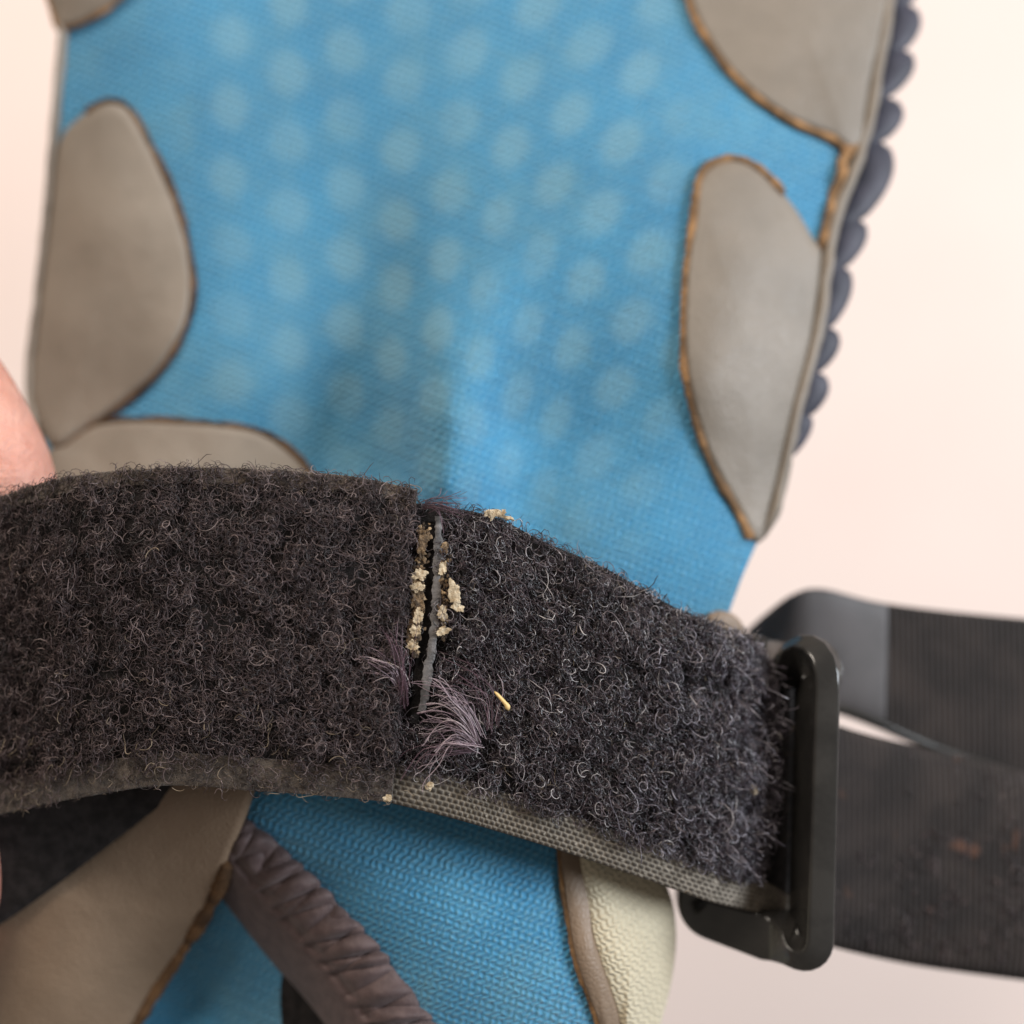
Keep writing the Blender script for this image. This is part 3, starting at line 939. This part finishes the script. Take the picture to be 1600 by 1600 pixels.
plate(711, 930, 2.2, 11, 19, 1.3, -0.1, label='largest cream glue flake right of the grey strip')
plate(716, 950, 2.1, 10, 6, 2.9, 0.5)
plate(692, 889, 1.7, 6, 11, 3.1, 0.1)
plate(691, 958, 1.7, 8, 10, 4.7, 0.0)
plate(692, 986, 1.8, 10, 7, 5.9, -0.5)
plate(656, 897, 1.9, 13, 10, 7.7, 0.3)
plate(651, 918, 1.9, 9, 8, 8.2, 0.3)
plate(654, 962, 1.9, 7, 13, 9.4, 0.1)
plate(649, 985, 1.9, 8, 9, 10.4, 0.2)
plate(645, 1009, 1.9, 11, 7, 11.8, 0.2)
plate(660, 850, 1.7, 7, 22, 12.8, 0.12, mat=M_crust)
plate(652, 930, 1.6, 10, 28, 13.8, 0.05, mat=M_crust)
plate(647, 985, 1.6, 9, 26, 14.8, 0.1, mat=M_crust)


def crumb_thing(name, items, mat, label, cat):
    o = crumbs(name, items, mat, None)
    o['label'] = label
    o['category'] = cat
    return o


crumb_thing('crumb', cluster(774, 803, 0.2, 13, 3, 12, 8) + [(770, 802, 0.2, 13, 5, 0.1), (792, 809, 0, 12, 3, -0.3)], M_flake, 'elongated cream crumb on the top edge of the strap', 'crumb')
crumb_thing('crumb', [(671, 1228, 1.7, 6, 6, 0.4)], M_flake, 'tiny cream crumb on the woven selvedge below the frayed tuft', 'crumb')
crumb_thing('crumb', [(605, 1248, 1.6, 7, 5, 0.2)], M_flake, 'tiny cream crumb on the bottom corner of the left loop band', 'crumb')
crumb_thing('crumb', [(1172, 1232, -12, 9, 8, 0.2), (1180, 1238, -12, 6, 5, 0.8)], M_flake, 'pale blurred speck on the fuzzy strap near the buckle', 'crumb')
P = W(np.array([772, 778, 786, 792, 795]), np.array([1080, 1086, 1095, 1102, 1110]), np.array([2.4, 2.8, 2.9, 2.8, 2.5]))
st = sweep('straw_piece', resample(P, 16), np.interp(np.linspace(0, 1, 16), [0, 0.7, 0.9, 1], [0.0002, 0.0003, 0.0005, 0.0003]), M_straw, None, 8)
st['label'] = 'short yellow straw bit caught in the fuzz right of the frayed tuft'
st['category'] = 'straw'

# felt return layer behind the strap's left end; its black also paints the shade
P_t = np.array([(-140, 1200, -17), (80, 1150, -15), (330, 1130, -13)], float)
P_b = np.array([(-140, 1520, -22), (26, 1428, -20), (285, 1232, -15)], float)
A = catmull(P_t, 60)
B = catmull(P_b, 60)
tb = np.linspace(0, 1, 16)[None, :, None]
Q = A[:, None] * (1 - tb) + B[:, None] * tb
fr = W(Q[..., 0], Q[..., 1], Q[..., 2]).reshape(-1, 3)
bk = W(Q[..., 0], Q[..., 1], Q[..., 2] - 1.5).reshape(-1, 3)
N0 = 60 * 16
e2 = np.arange(59) * 16 + 15
F = np.concatenate([grid_faces(60, 16), grid_faces(60, 16, N0, True), np.stack([e2, e2 + 16, e2 + 16 + N0, e2 + N0], -1)])
mesh_obj('shaded_return_layer', np.r_[fr, bk], F, M_black, strap)

# ------------------------------------------------------------------ rear webbing strap
rear = empty('webbing_strap', tuple(W(1480, 1100, -45)), 'ribbed black webbing strap running behind the buckle to the right edge', 'strap')
Tt = catmull([(1140, 1010, -52), (1195, 960, -49), (1240, 928, -46), (1285, 920, -45.5), (1368, 940, -46), (1480, 955, -47), (1660, 972, -48)], 200)
Bb = catmull([(1185, 1075, -48), (1215, 1085, -46), (1260, 1095, -45), (1310, 1104, -45), (1366, 1124, -45), (1480, 1172, -46), (1660, 1228, -47)], 200)


def ruled(name, A, B, mat, parent, thick, disp=None, nv=30):
    n = len(A)
    tb = np.linspace(0, 1, nv)[None, :, None]
    Q = A[:, None] * (1 - tb) + B[:, None] * tb
    if disp is not None:
        Q[..., 2] += disp(np.arange(n)[:, None] / n, tb[..., 0])
    fr = W(Q[..., 0], Q[..., 1], Q[..., 2]).reshape(-1, 3)
    bk = W(Q[..., 0], Q[..., 1], Q[..., 2] - thick).reshape(-1, 3)
    N0 = n * nv
    e = np.arange(n - 1) * nv
    e2 = e + nv - 1
    k = np.arange(nv - 1)
    k2 = k + (n - 1) * nv
    F = np.concatenate([grid_faces(n, nv), grid_faces(n, nv, N0, True), np.stack([e, e + N0, e + nv + N0, e + nv], -1), np.stack([e2, e2 + nv, e2 + nv + N0, e2 + N0], -1),
                        np.stack([k, k + 1, k + 1 + N0, k + N0], -1), np.stack([k2, k2 + N0, k2 + 1 + N0, k2 + 1], -1)])
    return mesh_obj(name, np.r_[fr, bk], F, mat, parent)


def mat_webbing():
    m, nt, bs = new_mat('black_webbing')
    tc = nd(nt, 'ShaderNodeTexCoord')
    sep = nd(nt, 'ShaderNodeSeparateXYZ')
    nt.links.new(tc.outputs['Object'], sep.inputs[0])
    w1 = math_n(nt, 'SINE', math_n(nt, 'MULTIPLY', sep.outputs[0], 2 * math.pi / 0.0011))
    f = noise_n(nt, 90, 4, 0.6)
    c = mixc(nt, ramp(nt, f, 0.35, 0.7), (0.016, 0.012, 0.011), (0.034, 0.025, 0.022))
    c = mixc(nt, math_n(nt, 'MULTIPLY', ramp(nt, noise_n(nt, 130, 2, 0.5), 0.66, 0.74), 0.6), c, (0.16, 0.07, 0.04))
    nt.links.new(c, bs.inputs['Base Color'])
    bs.inputs['Roughness'].default_value = 0.75
    bs.inputs['Specular IOR Level'].default_value = 0.3
    bump(nt, bs, math_n(nt, 'ADD', w1, math_n(nt, 'MULTIPLY', noise_n(nt, 2500, 2, 0.5), 1.2)), 0.0002)
    return m


M_web = mat_webbing()
band_mesh('tail_webbing', right, M_web, 0.0, 1.0, 0.64, 1.0, nu=80, nv=20, thick=0.0004, lift=0.0002)
M_web_glare = mat_simple('webbing_glare_grey', (0.050, 0.045, 0.047), (0.066, 0.059, 0.061), 120, 0.5, 1800, 0.0001, 0.6)  # lighter grey paints the window glare on the bent webbing
ruled('webbing', Tt[105:], Bb[105:], M_web, rear, 1.6, lambda u, t: 0.25 * (1 - np.abs(2 * t - 1) ** 6) + 0 * u)
ruled('webbing_glare_fold', Tt[:140], Bb[:140], M_web_glare, rear, 0.8, lambda u, t: 1.0 + 0.5 * np.sin(math.pi * u) - 0.4 * np.abs(2 * t - 1) ** 6)
mesh_p = W(*[np.array(c) for c in zip(*[(q[0], q[1] + 3, q[2] + 0.4) for q in Bb[90::2]])])
sweep('welt', mesh_p, 0.0011, M_plastic, rear, 10, 1.4)

# ------------------------------------------------------------------ buckle
buckle = empty('strap_buckle', tuple(W(1270, 1490, -16)), 'black plastic rectangular loop buckle at the right end of the fuzzy strap', 'buckle')


def ring(corners, rad, n_arc=10):
    pts = []
    m = len(corners)
    for i in range(m):
        p0, p1, p2 = (np.array(corners[(i + k) % m], float) for k in (-1, 0, 1))
        a = (p0 - p1)
        b = (p2 - p1)
        la, lb = np.linalg.norm(a[:2]), np.linalg.norm(b[:2])
        A_, B_ = p1 + a * rad / la, p1 + b * rad / lb
        for t in np.linspace(0, 1, n_arc):
            pts.append((1 - t) ** 2 * A_ + 2 * t * (1 - t) * p1 + t ** 2 * B_)
        nxt = np.array(corners[(i + 1) % m], float)
    return np.array(pts)


def ring_mesh(name, path_px, hw, hd, mat, parent):
    """closed frame with rounded rectangular section, hw/hd per path point in mm"""
    P = W(path_px[:, 0], path_px[:, 1], path_px[:, 2])
    n = len(P)
    T = norm(np.roll(P, -1, 0) - np.roll(P, 1, 0))
    S = norm(np.cross(T, np.array([0, 0, 1.0])))
    U = norm(np.cross(S, T))
    sec = []
    for sx, sy in ((1, 1), (-1, 1), (-1, -1), (1, -1)):
        a0 = {(1, 1): 0, (-1, 1): 90, (-1, -1): 180, (1, -1): 270}[(sx, sy)]
        for k in range(6):
            a = math.radians(a0 + k * 18)
            sec.append((sx * 0.72 + 0.28 * math.cos(a), sy, math.sin(a)))
    V = []
    for fx, sy, sn in sec:
        w = hw
        r = 0.28 * hw
        off_u = sy * (hd - r) + r * sn
        V.append(P + S * (w * fx * 0.001)[:, None] + U * (off_u * 0.001)[:, None])
    V = np.stack(V, 1)
    return mesh_obj(name, V.reshape(-1, 3), grid_faces(n, len(sec), wrap_u=True, wrap_v=True), mat, parent)


pp = ring([(1276, 1038, -15), (1266, 1472, -15), (1205, 1458, -19), (1085, 1422, -23), (1120, 1010, -29), (1215, 1040, -27)], 26)
hw = np.interp(pp[:, 0], [1090, 1200, 1262, 1275], [3.2, 3.7, 2.2, 1.85])
hd = np.interp(pp[:, 0], [1090, 1215, 1262, 1275], [2.6, 3.4, 5.5, 6.5])
ring_mesh('frame', pp, hw, hd, M_plastic, buckle)
# ------------------------------------------------------------------ hand
def mat_skin():
    m, nt, bs = new_mat('skin')
    f = noise_n(nt, 90, 5, 0.6)
    nt.links.new(mixc(nt, ramp(nt, f, 0.3, 0.7), (0.52, 0.215, 0.15), (0.64, 0.33, 0.25)), bs.inputs['Base Color'])
    bs.inputs['Roughness'].default_value = 0.5
    bs.inputs['Subsurface Weight'].default_value = 0.25
    bs.inputs['Subsurface Radius'].default_value = (0.004, 0.0015, 0.0008)
    bs.inputs['Subsurface Scale'].default_value = 0.5
    bump(nt, bs, math_n(nt, 'ADD', noise_n(nt, 1200, 4, 0.6), math_n(nt, 'MULTIPLY', noise_n(nt, 220, 3, 0.6), 2.5)), 0.0003)
    return m


M_skin = mat_skin()
hand = None


def capsule_chain(pts):
    """list of (px,py,z,r mm) -> tube verts/faces with rounded ends"""
    C = catmull(pts, 40)
    ctr = W(C[:, 0], C[:, 1], C[:, 2])
    r = C[:, 3] * 0.001
    T = norm(np.gradient(ctr, axis=0))
    # rounded ends
    e = 6
    a = np.linspace(0, math.pi / 2, e + 1)[:-1]
    st_c = [ctr[0] - T[0] * r[0] * math.cos(x) for x in a]
    st_r = [max(r[0] * math.sin(x), 1e-5) for x in a]
    en_c = [ctr[-1] + T[-1] * r[-1] * math.cos(x) for x in a[::-1]]
    en_r = [max(r[-1] * math.sin(x), 1e-5) for x in a[::-1]]
    ctr = np.concatenate([st_c, ctr, en_c])
    T = np.concatenate([[T[0]] * e, T, [T[-1]] * e])
    r = np.r_[st_r, r, en_r]
    ref = np.array([0.3, 0.2, 0.93])
    S = norm(np.cross(T, ref))
    U = np.cross(S, T)
    ns = 20
    an = np.arange(ns) * 2 * math.pi / ns
    V = ctr[:, None] + r[:, None, None] * (np.cos(an)[None, :, None] * S[:, None] + np.sin(an)[None, :, None] * U[:, None])
    F = grid_faces(len(ctr), ns, wrap_v=True).tolist()
    F += [list(range(ns))[::-1], [(len(ctr) - 1) * ns + k for k in range(ns)]]
    return V.reshape(-1, 3), F


chains = [
    [(-560, 760, -30, 11.5), (-330, 520, -22, 10.5), (-135, 560, -18, 9.6), (-22, 712, -17, 9.0), (20, 815, -18, 7.4)],        # thumb, bent over the top edge
    [(-620, 1050, -38, 10.5), (-360, 1460, -26, 9.2), (-170, 1500, -22, 8.2), (-78, 1410, -20, 7.6), (-66, 1300, -19, 6.8)],   # index, curled under the strap
    [(-660, 1120, -42, 10.5), (-420, 1620, -40, 9.4), (-210, 1700, -37, 8.4), (-75, 1660, -35, 7.8), (-62, 1560, -33, 6.8)],   # middle
    [(-720, 1180, -46, 10), (-520, 1740, -46, 9), (-320, 1850, -44, 8.2), (-180, 1830, -42, 7.4), (-150, 1740, -40, 6.5)],     # ring
    [(-800, 1220, -50, 9), (-660, 1760, -50, 8), (-500, 1890, -48, 7), (-380, 1900, -46, 6.4), (-340, 1830, -44, 5.6)],        # little
    [(-620, 820, -40, 16), (-700, 1000, -44, 18), (-760, 1180, -48, 16)],
    [(-700, 860, -44, 18), (-900, 950, -50, 20), (-1150, 980, -56, 19), (-1500, 1000, -60, 20)],                               # palm and wrist
]
VV, FF = [], []
off = 0
for ch in chains:
    v, f = capsule_chain(ch)
    VV.append(v)
    FF += [[k + off for k in t] for t in f]
    off += len(v)
tmp = mesh_obj('hand_tmp', np.concatenate(VV), FF, M_skin, None)
rm = tmp.modifiers.new('r', 'REMESH')
rm.mode = 'VOXEL'
rm.voxel_size = 0.0011
sm = tmp.modifiers.new('s', 'SMOOTH')
sm.iterations = 6
sm.factor = 0.5
dg = bpy.context.evaluated_depsgraph_get()
hm = bpy.data.meshes.new_from_object(tmp.evaluated_get(dg))
bpy.data.objects.remove(tmp)
hm.name = 'hand'
hm.polygons.foreach_set('use_smooth', np.ones(len(hm.polygons), bool))
if not hm.materials:
    hm.materials.append(M_skin)
hand = bpy.data.objects.new('hand', hm)
col.objects.link(hand)
hand['label'] = 'bare pinkish hand gripping the left end of the fuzzy strap'
hand['category'] = 'hand'
